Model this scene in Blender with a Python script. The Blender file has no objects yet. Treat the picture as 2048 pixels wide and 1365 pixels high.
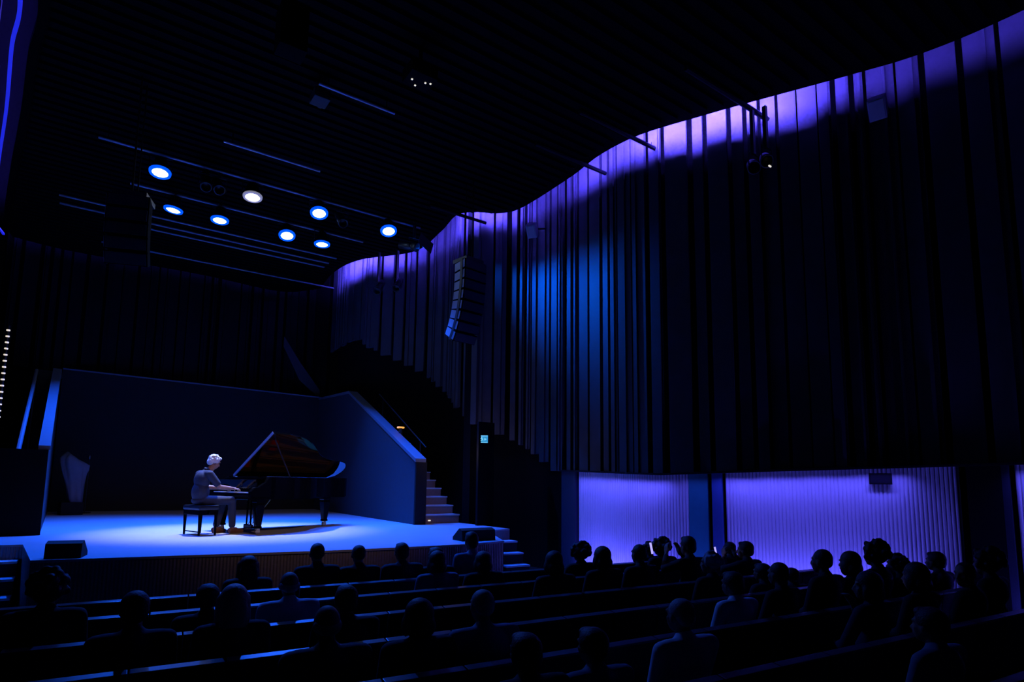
import bpy, bmesh, math, random
from mathutils import Vector, Matrix, noise
random.seed(7)
sc = bpy.context.scene
COL = sc.collection

# ------------------------------------------------------------------ camera
FPX, YAW, PITCH, ROLL, PPY = 1200.0, 35.6, 6.84, 0.7, 822.0
def make_camera():
    y, p, r = map(math.radians, (YAW, PITCH, ROLL))
    fwd = Vector((math.sin(y)*math.cos(p), math.cos(y)*math.cos(p), math.sin(p)))
    right = Vector((math.cos(y), -math.sin(y), 0)); up = right.cross(fwd)
    rt = right*math.cos(r)+up*math.sin(r); u2 = up*math.cos(r)-right*math.sin(r)
    cd = bpy.data.cameras.new('camera'); co = bpy.data.objects.new('camera', cd); COL.objects.link(co)
    cd.sensor_width = 36; cd.sensor_fit = 'HORIZONTAL'; cd.lens = FPX/2048*36
    cd.shift_y = (PPY-682.5)/2048; cd.clip_start = .05; cd.clip_end = 200
    M = Matrix((rt, u2, -fwd)).transposed().to_4x4(); M.translation = Vector((0, 0, 1.95))
    co.matrix_world = M
    sc.camera = co
make_camera()

# ------------------------------------------------------------------ world, exposure
w = bpy.data.worlds.new('world'); sc.world = w; w.use_nodes = True
bgn = w.node_tree.nodes['Background']; bgn.inputs[0].default_value = (.02, .03, .09, 1); bgn.inputs[1].default_value = .006
sc.view_settings.view_transform = 'Standard'; sc.view_settings.look = 'None'
sc.view_settings.gamma = 1; sc.view_settings.exposure = 0; sc.view_settings.use_curve_mapping = False
sc.cycles.use_denoising = True
sc.cycles.max_bounces = 6

# ------------------------------------------------------------------ stage lighting (position, aim, colour, watts, cone, blend)
BLUE = (.005, .10, 1.0); VIOLET = (.085, .06, 1.0)
WASH = [(.82, 13.01), (1.24, 14.71), (2.17, 14.67), (3.66, 14.63), (3.89, 12.92), (4.52, 14.63), (5.53, 12.87)]
WIDE = [WASH[0], WASH[4]]     # two lamps without a tight lens: their spill reaches the seats
def spot(name, loc, aim, col, watt, cone, blend, rad=.06):
    l = bpy.data.lights.new(name, 'SPOT'); l.color = col; l.energy = watt
    l.spot_size = math.radians(cone); l.spot_blend = blend; l.shadow_soft_size = rad
    o = bpy.data.objects.new(name, l); COL.objects.link(o); o.location = loc
    o.rotation_euler = (Vector(aim)-Vector(loc)).to_track_quat('-Z', 'Y').to_euler(); return o
WASH_AIM = [(.6, 11.9), (.5, 15.2), (2.0, 14.2), (3.5, 12.3), (3.6, 10.7), (4.6, 14.4), (5.3, 10.6)]
for (x, y), (ax, ay) in zip(WASH, WASH_AIM):
    spot('wash_beam', (x, y, 7.68), (ax, ay, 1), BLUE, 2700, 100 if (x, y) in WIDE else 62, .9)
spot('white_beam', (2.51, 12.99, 7.68), (2.45, 12.15, 1), (.80, .86, 1.0), 2700, 46, .9, .08)
spot('front_beam', (3.3, 2.6, 7.75), (2.9, 12.0, 1.5), (1.0, .62, .38), 620, 42, 1.0, .05)
WALLSPOT = Vector((6.30, 12.80, 7.62)); WALLAIM = Vector((8.25, 10.2, 6.80))
spot('wall_beam', WALLSPOT, WALLAIM, (.0, .10, 1.0), 2600, 72, 1.0, .02)

# ------------------------------------------------------------------ materials
MATS = {}
def mat(name, col, rough=.6, metal=0., spec=.5, var=.12, scale=12., bump=0., bscale=60., coat=0., emit=None, es=0.):
    if name in MATS: return MATS[name]
    m = bpy.data.materials.new(name); m.use_nodes = True; nt = m.node_tree; b = nt.nodes['Principled BSDF']
    b.inputs['Roughness'].default_value = rough; b.inputs['Metallic'].default_value = metal
    b.inputs['Specular IOR Level'].default_value = spec; b.inputs['Coat Weight'].default_value = coat
    b.inputs['Coat Roughness'].default_value = .04
    tc = nt.nodes.new('ShaderNodeTexCoord'); n = nt.nodes.new('ShaderNodeTexNoise'); n.inputs['Scale'].default_value = scale
    n.inputs['Detail'].default_value = 4; nt.links.new(tc.outputs['Object'], n.inputs['Vector'])
    mx = nt.nodes.new('ShaderNodeMix'); mx.data_type = 'RGBA'
    mx.inputs[6].default_value = (*[c*(1-var) for c in col], 1); mx.inputs[7].default_value = (*[min(1, c*(1+var)) for c in col], 1)
    nt.links.new(n.outputs['Fac'], mx.inputs[0]); nt.links.new(mx.outputs[2], b.inputs['Base Color'])
    if bump:
        n2 = nt.nodes.new('ShaderNodeTexNoise'); n2.inputs['Scale'].default_value = bscale; n2.inputs['Detail'].default_value = 3
        nt.links.new(tc.outputs['Object'], n2.inputs['Vector'])
        bp = nt.nodes.new('ShaderNodeBump'); bp.inputs['Strength'].default_value = bump; bp.inputs['Distance'].default_value = .01
        nt.links.new(n2.outputs['Fac'], bp.inputs['Height']); nt.links.new(bp.outputs['Normal'], b.inputs['Normal'])
    if emit:
        b.inputs['Emission Color'].default_value = (*emit, 1); b.inputs['Emission Strength'].default_value = es
    MATS[name] = m; return m
M_BLACK = mat('matt black paint', (.006, .006, .008), .7, spec=.25)
M_METAL = mat('black metal', (.02, .02, .022), .4, spec=.5)
M_STEEL = mat('brushed steel', (.2, .2, .22), .35, 1.)
M_FLOOR = mat('auditorium floor', (.012, .011, .012), .55, bump=.2)
M_DECK = mat('stage deck', (.43, .43, .46), .5, var=.10, scale=3.5, bump=.15, bscale=25)
M_FASCIA = mat('stage fascia wood', (.34, .29, .28), .6, var=.3, scale=30)
M_NOSE = mat('stage edge trim', (.5, .5, .55), .35)
M_WING = mat('stage wing wall', (.034, .036, .050), .75, bump=.1)
M_REAR = mat('stage rear wall', (.012, .012, .015), .85, bump=.1)
M_CAP = mat('wall cap', (.22, .23, .28), .45)
M_CAP2 = mat('wing wall cap', (.16, .17, .21), .5)
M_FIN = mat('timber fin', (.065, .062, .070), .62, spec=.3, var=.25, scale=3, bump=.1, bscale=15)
M_FINSHADE = mat('shaded rear fin', (.008, .008, .010), .7, spec=.2, var=.25, scale=3)  # fin colour darkened to paint in the shade at the rear
M_BACKING = mat('wall backing', (.004, .004, .005), .9, spec=.1)
M_CEIL = mat('ceiling panel', (.002, .002, .0025), .9, spec=.05)
M_CSLAT = mat('ceiling slat', (.0035, .0035, .0045), .8, spec=.05)
M_SLAT = mat('pale fluted batten', (.72, .70, .76), .6, var=.04)
M_JAMB = mat('painted jamb', (.018, .03, .06), .7)
M_JAMBLIT = mat('blue lit jamb', (.03, .10, .30), .7)  # jamb colour raised to paint in blue light the lamps don't bring
M_TEAL = mat('teal lit reveal', (.03, .30, .32), .4)  # teal colour paints in the light on the door reveal
M_DOOR = mat('dark door leaf', (.006, .006, .010), .8, spec=.1)
M_STAIR = mat('stair timber', (.30, .17, .13), .55, var=.25, scale=20)
M_TREAD = mat('stair tread edge', (.55, .58, .62), .45)
M_PIANO = mat('piano black lacquer', (.0025, .0025, .003), .06, spec=.025, var=.05)
M_LID = mat('piano lid lacquer', (.003, .003, .0035), .05, spec=1.0, coat=.8, var=.05)
M_LIDGLINT = mat('lid edge highlight', (.34, .31, .36), .3)  # pale colour paints the lit highlight on the black lid's edge
M_GOLD = mat('gilded iron plate', (.75, .42, .12), .35, .85)
M_SOUND = mat('spruce soundboard', (.55, .26, .09), .45, var=.2, scale=25)
M_STRING = mat('piano strings', (.7, .55, .35), .3, .9)
M_FELT = mat('red felt', (.85, .02, .012), .9)
M_BRASS = mat('brass', (.75, .42, .15), .3, 1.)
M_IVORY = mat('white piano keys', (.85, .84, .80), .3)
M_EBONY = mat('black piano keys', (.006, .006, .007), .3)
M_LEATHER = mat('black leather', (.006, .006, .007), .35, bump=.2, bscale=80)
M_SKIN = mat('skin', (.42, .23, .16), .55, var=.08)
M_SKIN_SHADE = mat('shaded skin', (.20, .12, .09), .6, var=.08)  # skin colour darkened for the shade over the seats
M_WHAIR = mat('white hair', (.82, .82, .80), .6, var=.2, scale=60, bump=.6, bscale=90)
M_POLO = mat('slate polo shirt', (.020, .028, .056), .8, bump=.3, bscale=18)
M_JEAN = mat('blue grey jeans', (.025, .032, .055), .8, bump=.3, bscale=25)
M_SHOE = mat('brown leather shoes', (.22, .09, .045), .45)
M_COVER = mat('grey fabric cover', (.17, .18, .22), .8, bump=.5, bscale=9)
M_SEAT = mat('dark seat upholstery', (.008, .008, .011), .8, bump=.2)
M_SEATGLINT = mat('seat cap highlight', (.07, .07, .085), .35, spec=.6)  # paler than the seat, paints in the highlight along the row tops
M_GRILLE = mat('speaker grille', (.03, .035, .045), .4, .3)
M_SPEAK = mat('grey loudspeaker shell', (.28, .29, .32), .5)
M_LITSIDE = mat('lit speaker side', (.34, .36, .42), .45)  # pale colour paints the blue-lit side of the black cabinets
M_GREY = mat('mid grey panel', (.045, .043, .042), .7)
M_LENSB = mat('lit blue lens', (.2, .3, .9), .2, emit=(.45, .68, 1.), es=18)
M_HALOB = mat('blue lens halo', (.02, .06, .5), .3, emit=(.0, .09, 1.), es=1.1)  # rim emission paints in the halo around the lens
M_LENSW = mat('lit white lens', (.9, .9, .9), .2, emit=(1., .97, 1.), es=18)
M_HALOW = mat('pale lens halo', (.4, .4, .45), .3, emit=(.5, .5, .7), es=.35)  # same painted halo for the white lamp
M_WARM = mat('warm lamp', (.9, .7, .4), .3, emit=(1., .45, .03), es=1.0)
M_CREAM = mat('cream pin lamp', (.9, .85, .7), .3, emit=(1., .86, .62), es=.75)
M_EXIT = mat('lit exit sign', (.1, .5, .6), .3, emit=(.03, .26, .42), es=1.)
M_EXITW = mat('exit sign symbol', (.8, .9, .9), .3, emit=(.22, .60, .72), es=1.)
M_SCREEN = mat('phone screen', (.5, .5, .9), .2, emit=(.42, .36, .95), es=1.2)
M_TINY = mat('indicator lamp', (.8, .8, .7), .3, emit=(.9, .85, .7), es=.9)
def led_mat(k): return mat('violet led %g' % k, (.2, .15, .8), .4, emit=VIOLET, es=k)
def fascia_flutes():
    nt = M_FASCIA.node_tree; b = nt.nodes['Principled BSDF']; tc = nt.nodes.new('ShaderNodeTexCoord')
    wv = nt.nodes.new('ShaderNodeTexWave'); wv.bands_direction = 'X'; wv.inputs['Scale'].default_value = 8
    nt.links.new(tc.outputs['Object'], wv.inputs['Vector'])
    bp = nt.nodes.new('ShaderNodeBump'); bp.inputs['Strength'].default_value = .7; bp.inputs['Distance'].default_value = .02
    nt.links.new(wv.outputs['Fac'], bp.inputs['Height']); nt.links.new(bp.outputs['Normal'], b.inputs['Normal'])
fascia_flutes()

# ------------------------------------------------------------------ mesh helpers
def obj(name, bm, m, parent=None, smooth=False, loc=None, rot=None):
    if isinstance(bm, bpy.types.Mesh): me = bm
    else:
        bmesh.ops.recalc_face_normals(bm, faces=bm.faces)
        me = bpy.data.meshes.new(name); bm.to_mesh(me); bm.free()
        if smooth:
            for p in me.polygons: p.use_smooth = True
        if m: me.materials.append(m)
    o = bpy.data.objects.new(name, me); COL.objects.link(o)
    if parent: o.parent = parent
    if loc: o.location = loc
    if rot: o.rotation_euler = rot
    return o
def empty(name, loc=(0, 0, 0), rz=0., parent=None):
    o = bpy.data.objects.new(name, None); COL.objects.link(o); o.location = loc; o.rotation_euler = (0, 0, rz)
    o.empty_display_size = .1
    if parent: o.parent = parent
    return o
def tag(o, label, cat, group=None, kind=None):
    o['label'] = label; o['category'] = cat
    if group: o['group'] = group
    if kind: o['kind'] = kind
    return o
def box(x0, x1, y0, y1, z0, z1, bm=None, bev=0., M=None):
    own = bmesh.new(); bmesh.ops.create_cube(own, size=1)
    bmesh.ops.scale(own, vec=(x1-x0, y1-y0, z1-z0), verts=own.verts)
    bmesh.ops.translate(own, vec=((x0+x1)/2, (y0+y1)/2, (z0+z1)/2), verts=own.verts)
    if bev: bmesh.ops.bevel(own, geom=own.edges[:], offset=bev, segments=2, profile=.7, affect='EDGES')
    if M: bmesh.ops.transform(own, matrix=M, verts=own.verts)
    if bm is None: return own
    return join(bm, own)
def join(bm, other):
    me = bpy.data.meshes.new('tmp'); other.to_mesh(me); other.free(); bm.from_mesh(me); bpy.data.meshes.remove(me); return bm
def tube(pts, r, seg=8, bm=None, r1=None):
    bm = bm or bmesh.new(); pts = [Vector(p) for p in pts]; rings = []; N = len(pts)
    for i, p in enumerate(pts):
        d = (pts[min(i+1, N-1)]-pts[max(i-1, 0)]).normalized()
        a = d.cross(Vector((0, 0, 1)));
        if a.length < .05: a = d.cross(Vector((1, 0, 0)))
        a.normalize(); b = d.cross(a); rr = r if r1 is None else r+(r1-r)*i/(N-1)
        rings.append([bm.verts.new(p+(a*math.cos(t)+b*math.sin(t))*rr) for t in [2*math.pi*k/seg for k in range(seg)]])
    for A, B in zip(rings, rings[1:]):
        for k in range(seg): bm.faces.new((A[k], A[(k+1) % seg], B[(k+1) % seg], B[k]))
    bm.faces.new(rings[0][::-1]); bm.faces.new(rings[-1]); return bm
def lathe(prof, seg=24, bm=None, M=None):
    own = bmesh.new(); rings = []
    for r, z in prof:
        rings.append([own.verts.new((max(r, 1e-4)*math.cos(2*math.pi*k/seg), max(r, 1e-4)*math.sin(2*math.pi*k/seg), z)) for k in range(seg)])
    for A, B in zip(rings, rings[1:]):
        for k in range(seg): own.faces.new((A[k], A[(k+1) % seg], B[(k+1) % seg], B[k]))
    own.faces.new(rings[0][::-1]); own.faces.new(rings[-1])
    if M: bmesh.ops.transform(own, matrix=M, verts=own.verts)
    return own if bm is None else join(bm, own)
def prism(poly, z0, z1, bm=None, M=None, holes=False):
    """extruded plan polygon (x,y list)"""
    own = bmesh.new()
    a = [own.verts.new((x, y, z0)) for x, y in poly]; b = [own.verts.new((x, y, z1)) for x, y in poly]; n = len(poly)
    own.faces.new(a[::-1]); own.faces.new(b)
    for k in range(n): own.faces.new((a[k], a[(k+1) % n], b[(k+1) % n], b[k]))
    if M: bmesh.ops.transform(own, matrix=M, verts=own.verts)
    return own if bm is None else join(bm, own)
def catmull(pts, step=.08):
    P = [Vector((*p, 0)) for p in pts]; P = [2*P[0]-P[1]]+P+[2*P[-1]-P[-2]]; out = []
    for i in range(1, len(P)-2):
        a, b, c, d = P[i-1:i+3]; n = max(2, int((c-b).length/step))
        for k in range(n):
            t = k/n
            out.append(.5*((2*b)+(-a+c)*t+(2*a-5*b+4*c-d)*t*t+(-a+3*b-3*c+d)*t**3))
    out.append(P[-2]); return out
def offset(path, d):
    out = []
    for i, p in enumerate(path):
        t = (path[min(i+2, len(path)-1)]-path[max(i-2, 0)]).normalized(); out.append(p+Vector((t.y, -t.x, 0))*d)
    return out
def lerp_tab(tab, v):
    if v <= tab[0][0]: return tab[0][1]
    for (a, x), (b, y) in zip(tab, tab[1:]):
        if v <= b: return x+(y-x)*(v-a)/(b-a)
    return tab[-1][1]

# ------------------------------------------------------------------ hall shell
COVE_Z = 8.5
R_PTS = [(6.24, 20.16), (6.06, 18.24), (6.31, 16.69), (7.30, 15.11), (7.25, 13.49), (7.08, 12.35), (7.35, 11.92), (7.86, 11.60),
         (8.12, 11.01), (8.09, 9.26), (7.98, 8.22), (8.09, 7.27), (8.52, 6.23), (8.87, 5.47), (9.52, 4.12), (9.90, 3.2), (10.06, 2.07), (10.05, 0), (9.95, -3)]
L_PTS = [(-1.5, -3), (-1.2, 3), (-1.0, 7), (-.98, 10.01), (-1.17, 11.49), (-1.39, 13.58), (-1.72, 16.25), (-2.08, 19.62), (-2.0, 20.9)]
REAR_PTS = [(-2.0, 20.9), (-.61, 21.2), (2.63, 21.1), (5.21, 21.3), (6.24, 20.16)]
R_PATH = catmull(R_PTS); L_PATH = catmull(L_PTS); REAR_PATH = catmull(REAR_PTS)
# paths run clockwise seen from above when chained L -> REAR -> R; outward is on the left hand, so offset with a negative distance
floor = tag(obj('floor', box(-4, 13, -5, 24, -.1, 0), M_FLOOR), 'dark auditorium floor under the seat rows', 'floor', kind='structure')
ceil_poly = [(p.x, p.y) for p in L_PATH+REAR_PATH[1:-1]+R_PATH]
ceiling = tag(obj('ceiling', prism(ceil_poly, COVE_Z, COVE_Z+.12), M_CEIL), 'black wavy-edged ceiling with slatted lining over the hall', 'ceiling', kind='structure')
def x_on(path, y): return min(path, key=lambda p: abs(p.y-y)).x
smesh = None
for k in range(84):
    y = .3+k*.24
    xa, xb = x_on(L_PATH, y)+.15, x_on(R_PATH, y)-.2
    if smesh is None:
        b = box(-.5, .5, -.07, .07, -.05, 0); smesh = bpy.data.meshes.new('slat'); b.to_mesh(smesh); b.free(); smesh.materials.append(M_CSLAT)
    o = obj('slat', smesh, None, ceiling, loc=((xa+xb)/2, y, COVE_Z-.002)); o.scale = (xb-xa, 1, 1)
def ribbon(path, z0f, z1f, th, bm=None):
    """upright sheet of thickness th (outward) along a plan path"""
    bm = bm or bmesh.new(); inn = path; out = offset(path, -th); rows = []
    for p, q in zip(inn, out):
        z0, z1 = z0f(p), z1f(p)
        rows.append([bm.verts.new((p.x, p.y, z0)), bm.verts.new((p.x, p.y, z1)), bm.verts.new((q.x, q.y, z1)), bm.verts.new((q.x, q.y, z0))])
    for A, B in zip(rows, rows[1:]):
        for k in range(4): bm.faces.new((A[k], A[(k+1) % 4], B[(k+1) % 4], B[k]))
    bm.faces.new(rows[0]); bm.faces.new(rows[-1][::-1]); return bm
SOFFIT = [(0, 2.32), (2, 2.3), (3.2, 2.27), (5.5, 2.19), (7.3, 2.12), (9.6, 2.2), (10.4, 2.22), (17.4, 6.28), (30, 6.4)]
TOPZ = 9.4
wall_r = tag(obj('wall_right', ribbon(offset(R_PATH, -.72), lambda p: 0, lambda p: TOPZ, .2), M_BACKING), 'dark right side wall of the hall clad in uneven vertical timber fins', 'wall', kind='structure')
wall_l = tag(obj('wall_left', ribbon(offset(L_PATH, -.62), lambda p: 0, lambda p: TOPZ, .2), M_BACKING), 'dark left side wall of the hall with a violet lit top edge', 'wall', kind='structure')
wall_b = tag(obj('wall_back', ribbon(offset(REAR_PATH, -.62), lambda p: 0, lambda p: TOPZ, .2), M_BACKING), 'black back wall of the hall behind the stage', 'wall', kind='structure')
trim_top = tag(obj('trim_1', prism([(-4, -4), (-4, 24), (13, 24), (13, -4)], TOPZ, TOPZ+.05), M_BACKING), 'black roof deck above the ceiling edge', 'roof', kind='structure')
def fins(path, parent, zbot, gap, seed, m=None):
    rnd = random.Random(seed); base = offset(path, -gap); acc = [0.]
    for a, b in zip(base, base[1:]): acc.append(acc[-1]+(b-a).length)
    def at(s):
        for i in range(len(acc)-1):
            if acc[i+1] >= s:
                t = (s-acc[i])/(acc[i+1]-acc[i]+1e-9); return base[i].lerp(base[i+1], t), (base[min(i+1, len(base)-1)]-base[i]).normalized()
        return base[-1], (base[-1]-base[-2]).normalized()
    s = .1
    while s < acc[-1]-.5:
        wd = rnd.choice((.13, .18, .24, .28, .33, .38))*rnd.uniform(.9, 1.1); dep = rnd.uniform(.0, .11)
        p, t = at(s+wd/2); a = math.atan2(t.y, t.x)+rnd.uniform(-.10, .10)
        z0 = zbot(p); th = rnd.uniform(.05, .09)
        bm = box(-wd/2, wd/2, 0, th, z0, TOPZ-.15, bev=.006)
        if rnd.random() < .55:      # a narrower rib standing proud of the board
            rw = rnd.uniform(.03, .06); rx = rnd.uniform(-wd/2+rw, wd/2-rw); box(rx-rw/2, rx+rw/2, -.035, .01, z0, TOPZ-.15, bm)
        q = p+Vector((-t.y, t.x, 0))*dep
        obj('fin', bm, m or M_FIN, parent, loc=(q.x, q.y, 0), rot=(0, 0, a))
        s += wd+rnd.choice((.02, .05, .08, .10))
fins(R_PATH, wall_r, lambda p: lerp_tab(SOFFIT, p.y), .42, 3)
fins(L_PATH, wall_l, lambda p: 2.2 if p.y < 10.4 else 2.2+.58*(p.y-10.4), .36, 5)
fins(REAR_PATH, wall_b, lambda p: 5.0, .30, 8, M_FINSHADE)
# violet light strips on the ceiling edge
def strip(n, path, keep, k, label):
    P = [p for p in path if keep(p)]
    return tag(obj('trim_%d' % n, ribbon(offset(P, .065), lambda p: COVE_Z+.125, lambda p: COVE_Z+.17, .02), led_mat(k)), label, 'light strip', kind='structure')
strip(2, R_PATH, lambda p: 15.6 < p.y <= 18.6, 900, 'violet light strip on the ceiling edge beside the stage rear')
strip(3, R_PATH, lambda p: 13.3 < p.y <= 15.6, 110, 'dim violet light strip on the ceiling edge over the stage wing')
strip(4, R_PATH, lambda p: 11.3 < p.y <= 13.3, 850, 'violet light strip on the ceiling edge above the hung speaker column')
strip(5, R_PATH, lambda p: 9.6 < p.y <= 11.3, 110, 'dim violet light strip in the ceiling hollow')
strip(6, R_PATH, lambda p: 7.6 < p.y <= 9.6, 560, 'violet light strip on the ceiling edge above the wall fins')
strip(7, R_PATH, lambda p: 4.9 < p.y <= 7.6, 2300, 'brightest violet light strip along the right ceiling edge')
strip(8, R_PATH, lambda p: 3.9 < p.y <= 4.9, 280, 'violet light strip nearing the right ceiling corner')
strip(9, R_PATH, lambda p: .5 < p.y <= 3.9, 70, 'faint violet light strip at the upper right corner')
strip(10, L_PATH, lambda p: p.y > 6, 110, 'violet light strip on the left ceiling edge')
strip(11, REAR_PATH, lambda p: True, 8, 'very faint violet light strip on the rear ceiling edge')

tag(obj('trim_13', ribbon([p for p in offset(L_PATH, -.17) if p.y > 8], lambda p: COVE_Z+.01, lambda p: COVE_Z+.05, .05), mat('added blue glow line', (.1, .1, .6), .4, emit=(.02, .03, 1.), es=.55)), 'thin added blue glow line along the left ceiling edge', 'light strip', kind='structure')  # glowing line added for the bright left cove edge
# lower lit wall under the fins
LOW = offset(R_PATH, -.52)
def low_between(y0, y1): return [p for p in LOW if y0 <= p.y <= y1]
acc_s = []
def slat_run(parent, y0, y1, pitch=.055):
    P = low_between(y0, y1); s = 0; nxt = 0; me = None
    b = bmesh.new(); r = pitch*.46; prof = [(r*math.cos(t), r*math.sin(t)*.8) for t in [math.pi*(1+k/5) for k in range(6)]]
    for zz in (0., 1.):
        pass
    b = prism(prof, 0, 1); me = bpy.data.meshes.new('slat'); bmesh.ops.recalc_face_normals(b, faces=b.faces); b.to_mesh(me); b.free(); me.materials.append(M_SLAT)
    for a, c in zip(P, P[1:]):
        L = (c-a).length; t = (c-a)/L
        while nxt <= s+L:
            q = a+t*(nxt-s); z1 = lerp_tab(SOFFIT, q.y)+.02
            o = obj('slat', me, None, parent, loc=(q.x, q.y, .0), rot=(0, 0, math.atan2(t.y, t.x))); o.scale = (1, 1, z1)
            nxt += pitch
        s += L
def lit_panel(n, y0, y1, label):
    P = low_between(y0, y1)
    o = obj('wall_lit_%d' % n, ribbon(P, lambda p: 0, lambda p: lerp_tab(SOFFIT, p.y)+.02, .05), M_SLAT)
    tag(o, label, 'wall panel', kind='structure'); slat_run(o, y0, y1); return o
lit_panel(1, 6.86, 9.62, 'glowing violet fluted wall panel farthest from the camera')
lit_panel(2, 3.28, 6.30, 'long glowing violet fluted wall panel carrying the dark sign')
lit_panel(3, .9, 2.74, 'glowing violet fluted wall sliver at the right edge')
# dark backing for soffit: closes the gap between fins and lower wall
tag(obj('trim_12', ribbon([p for p in offset(R_PATH, -.40) if .3 < p.y < 10.2], lambda p: lerp_tab(SOFFIT, p.y)-.005, lambda p: lerp_tab(SOFFIT, p.y)+.03, .35), M_BLACK), 'black soffit edge under the wall fins', 'trim', kind='structure')
def upright(name, y0, y1, d, m, label, cat):
    P = [p for p in offset(R_PATH, d) if y0 <= p.y <= y1]
    return tag(obj(name, ribbon(P, lambda p: 0, lambda p: lerp_tab(SOFFIT, p.y)+.02, .12), m), label, cat, kind='structure')
upright('wall_pier_1', 9.62, 10.15, -.46, M_JAMB, 'dark blue pier left of the glowing panels', 'pier')
upright('door_reveal', 6.52, 6.88, -.50, M_TEAL, 'teal lit door reveal between the two glowing panels', 'door')
upright('wall_pier_2', 6.28, 6.54, -.46, M_JAMBLIT, 'dark blue pier between the two glowing panels', 'pier')
upright('door_2', 2.84, 3.30, -.44, M_DOOR, 'tall dark door right of the long glowing panel', 'door')
upright('wall_pier_3', 2.72, 2.86, -.46, M_JAMB, 'narrow blue pier at the right edge of the picture', 'pier')
def panel_lamps(y0, y1, k):
    P = [p for p in offset(R_PATH, -.26) if y0 <= p.y <= y1]
    for i in range(0, len(P)-8, 8):
        a, b = P[i], P[min(i+8, len(P)-1)]; c = (a+b)/2; t = (b-a).normalized(); n = Vector((-t.y, t.x, 0))  # outward
        for z, dz, e in ((.05, 1.35, 1.0*k), (lerp_tab(SOFFIT, c.y)-.03, -1.35, .36*k)):
            l = bpy.data.lights.new('panel_lamp', 'AREA'); l.shape = 'RECTANGLE'; l.size = (b-a).length; l.size_y = .03; l.energy = e; l.color = (.10, .085, 1.0); l.spread = math.radians(120)
            o = bpy.data.objects.new('panel_lamp', l); COL.objects.link(o); o.location = (c.x, c.y, z)
            zz = -(n*.42+Vector((0, 0, dz))).normalized(); xx = t; yy = zz.cross(xx).normalized()
            M = Matrix((xx, yy, zz)).transposed().to_4x4(); M.translation = o.location; o.matrix_world = M
panel_lamps(6.9, 9.62, 6.5); panel_lamps(3.28, 6.28, 7.2); panel_lamps(.9, 2.74, 7.2); panel_lamps(6.26, 6.95, 2.)  # last run is added to brighten the teal reveal and its pier
def path_frame(y, d):
    P = offset(R_PATH, d); i = min(range(len(P)), key=lambda k: abs(P[k].y-y)); t = (P[min(i+1, len(P)-1)]-P[max(i-1, 0)]).normalized()
    return P[i], t
p, t = path_frame(4.25, -.44)
sg = tag(empty('exit_sign', (p.x, p.y, 2.075), math.atan2(t.y, t.x)+math.pi), 'unlit dark rectangular sign plate on the glowing violet wall', 'sign')
obj('housing', box(-.15, .15, -.03, .03, -.085, .085, bev=.006), M_BACKING, sg)
obj('face', box(-.13, .13, .03, .034, -.065, .065), M_DOOR, sg)
obj('face', box(-.13, .13, -.034, -.03, -.065, .065), M_DOOR, sg)

# ------------------------------------------------------------------ stage
FRONT = [(-.37, 8.88), (.78, 8.64), (2.48, 8.29), (3.13, 8.18), (4.87, 8.06), (5.75, 8.22)]
FR = catmull(FRONT, .3)
deck_poly = [(p.x, p.y) for p in FR]+[(6.66, 10.1), (7.35, 10.3), (7.35, 12.4), (6.5, 12.5), (6.5, 21.2), (-1.6, 21.2), (-1.6, 11.2), (-.56, 11.0)]
stage = tag(obj('floor_stage', prism(deck_poly, .0, .97), M_FASCIA), 'raised stage platform with a brown fluted front', 'stage', kind='structure')
obj('deck', prism(deck_poly, .97, 1.0), M_DECK, stage)['label'] = 'pale stage deck under blue light'
obj('nosing', ribbon(offset(FR, .012), lambda p: .975, lambda p: 1.003, .03), M_NOSE, stage)['label'] = 'thin bright trim along the stage front edge'
REAR = [(-.6, 21.0), (6.5, 20.2)]
def slab(name, a, b, zs, th, m, parent=None):
    """upright slab: zs = list of (s, z0, z1) along a->b"""
    a, b = Vector((*a, 0)), Vector((*b, 0)); L = (b-a).length; t = (b-a)/L; n = Vector((-t.y, t.x, 0)); bm = bmesh.new(); rows = []
    for s, z0, z1 in zs:
        p = a+t*s*L; q = p+n*th
        rows.append([bm.verts.new((p.x, p.y, z0)), bm.verts.new((p.x, p.y, z1)), bm.verts.new((q.x, q.y, z1)), bm.verts.new((q.x, q.y, z0))])
    for A, B in zip(rows, rows[1:]):
        for k in range(4): bm.faces.new((A[k], A[(k+1) % 4], B[(k+1) % 4], B[k]))
    bm.faces.new(rows[0]); bm.faces.new(rows[-1][::-1]); return obj(name, bm, m, parent)
wr = slab('wall_stage_rear', REAR[0], REAR[1], [(0, 1, 4.98), (1, 1, 4.72)], .15, M_REAR)
tag(wr, 'black wall closing the back of the stage', 'wall', kind='structure')
slab('cap', REAR[0], REAR[1], [(0, 4.98, 5.02), (1, 4.72, 4.76)], .18, M_CAP, wr)
# right wing wall with a sloping top
A, B = (6.1, 12.2), (6.42, 20.2)
wg = slab('wall_stage_right', A, B, [(0, 1, 2.38), (.61, 1, 4.5), (1, 1, 4.66)], -.2, M_WING)
tag(wg, 'blue lit stage side wall with a sloping top, right of the piano', 'wall', kind='structure')
slab('cap', (6.07, 12.15), (6.40, 20.2), [(0, 2.38, 2.46), (.61, 4.5, 4.58), (1, 4.66, 4.72)], -.26, M_CAP2, wg)
obj('end_panel', box(6.09, 6.36, 12.14, 12.2, 1., 2.38), M_BLACK, wg)
wl = slab('wall_stage_left', (-.45, 12.7), (-.62, 20.9), [(0, 1, 2.40), (.62, 1, 4.45), (1, 1, 4.7)], .12, M_WING)
tag(wl, 'stage side wall with a sloping blue top at the left edge', 'wall', kind='structure')
slab('cap', (-.42, 12.65), (-.60, 20.9), [(0, 2.40, 2.47), (.62, 4.45, 4.52), (1, 4.7, 4.77)], .16, M_CAP2, wl)
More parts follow.
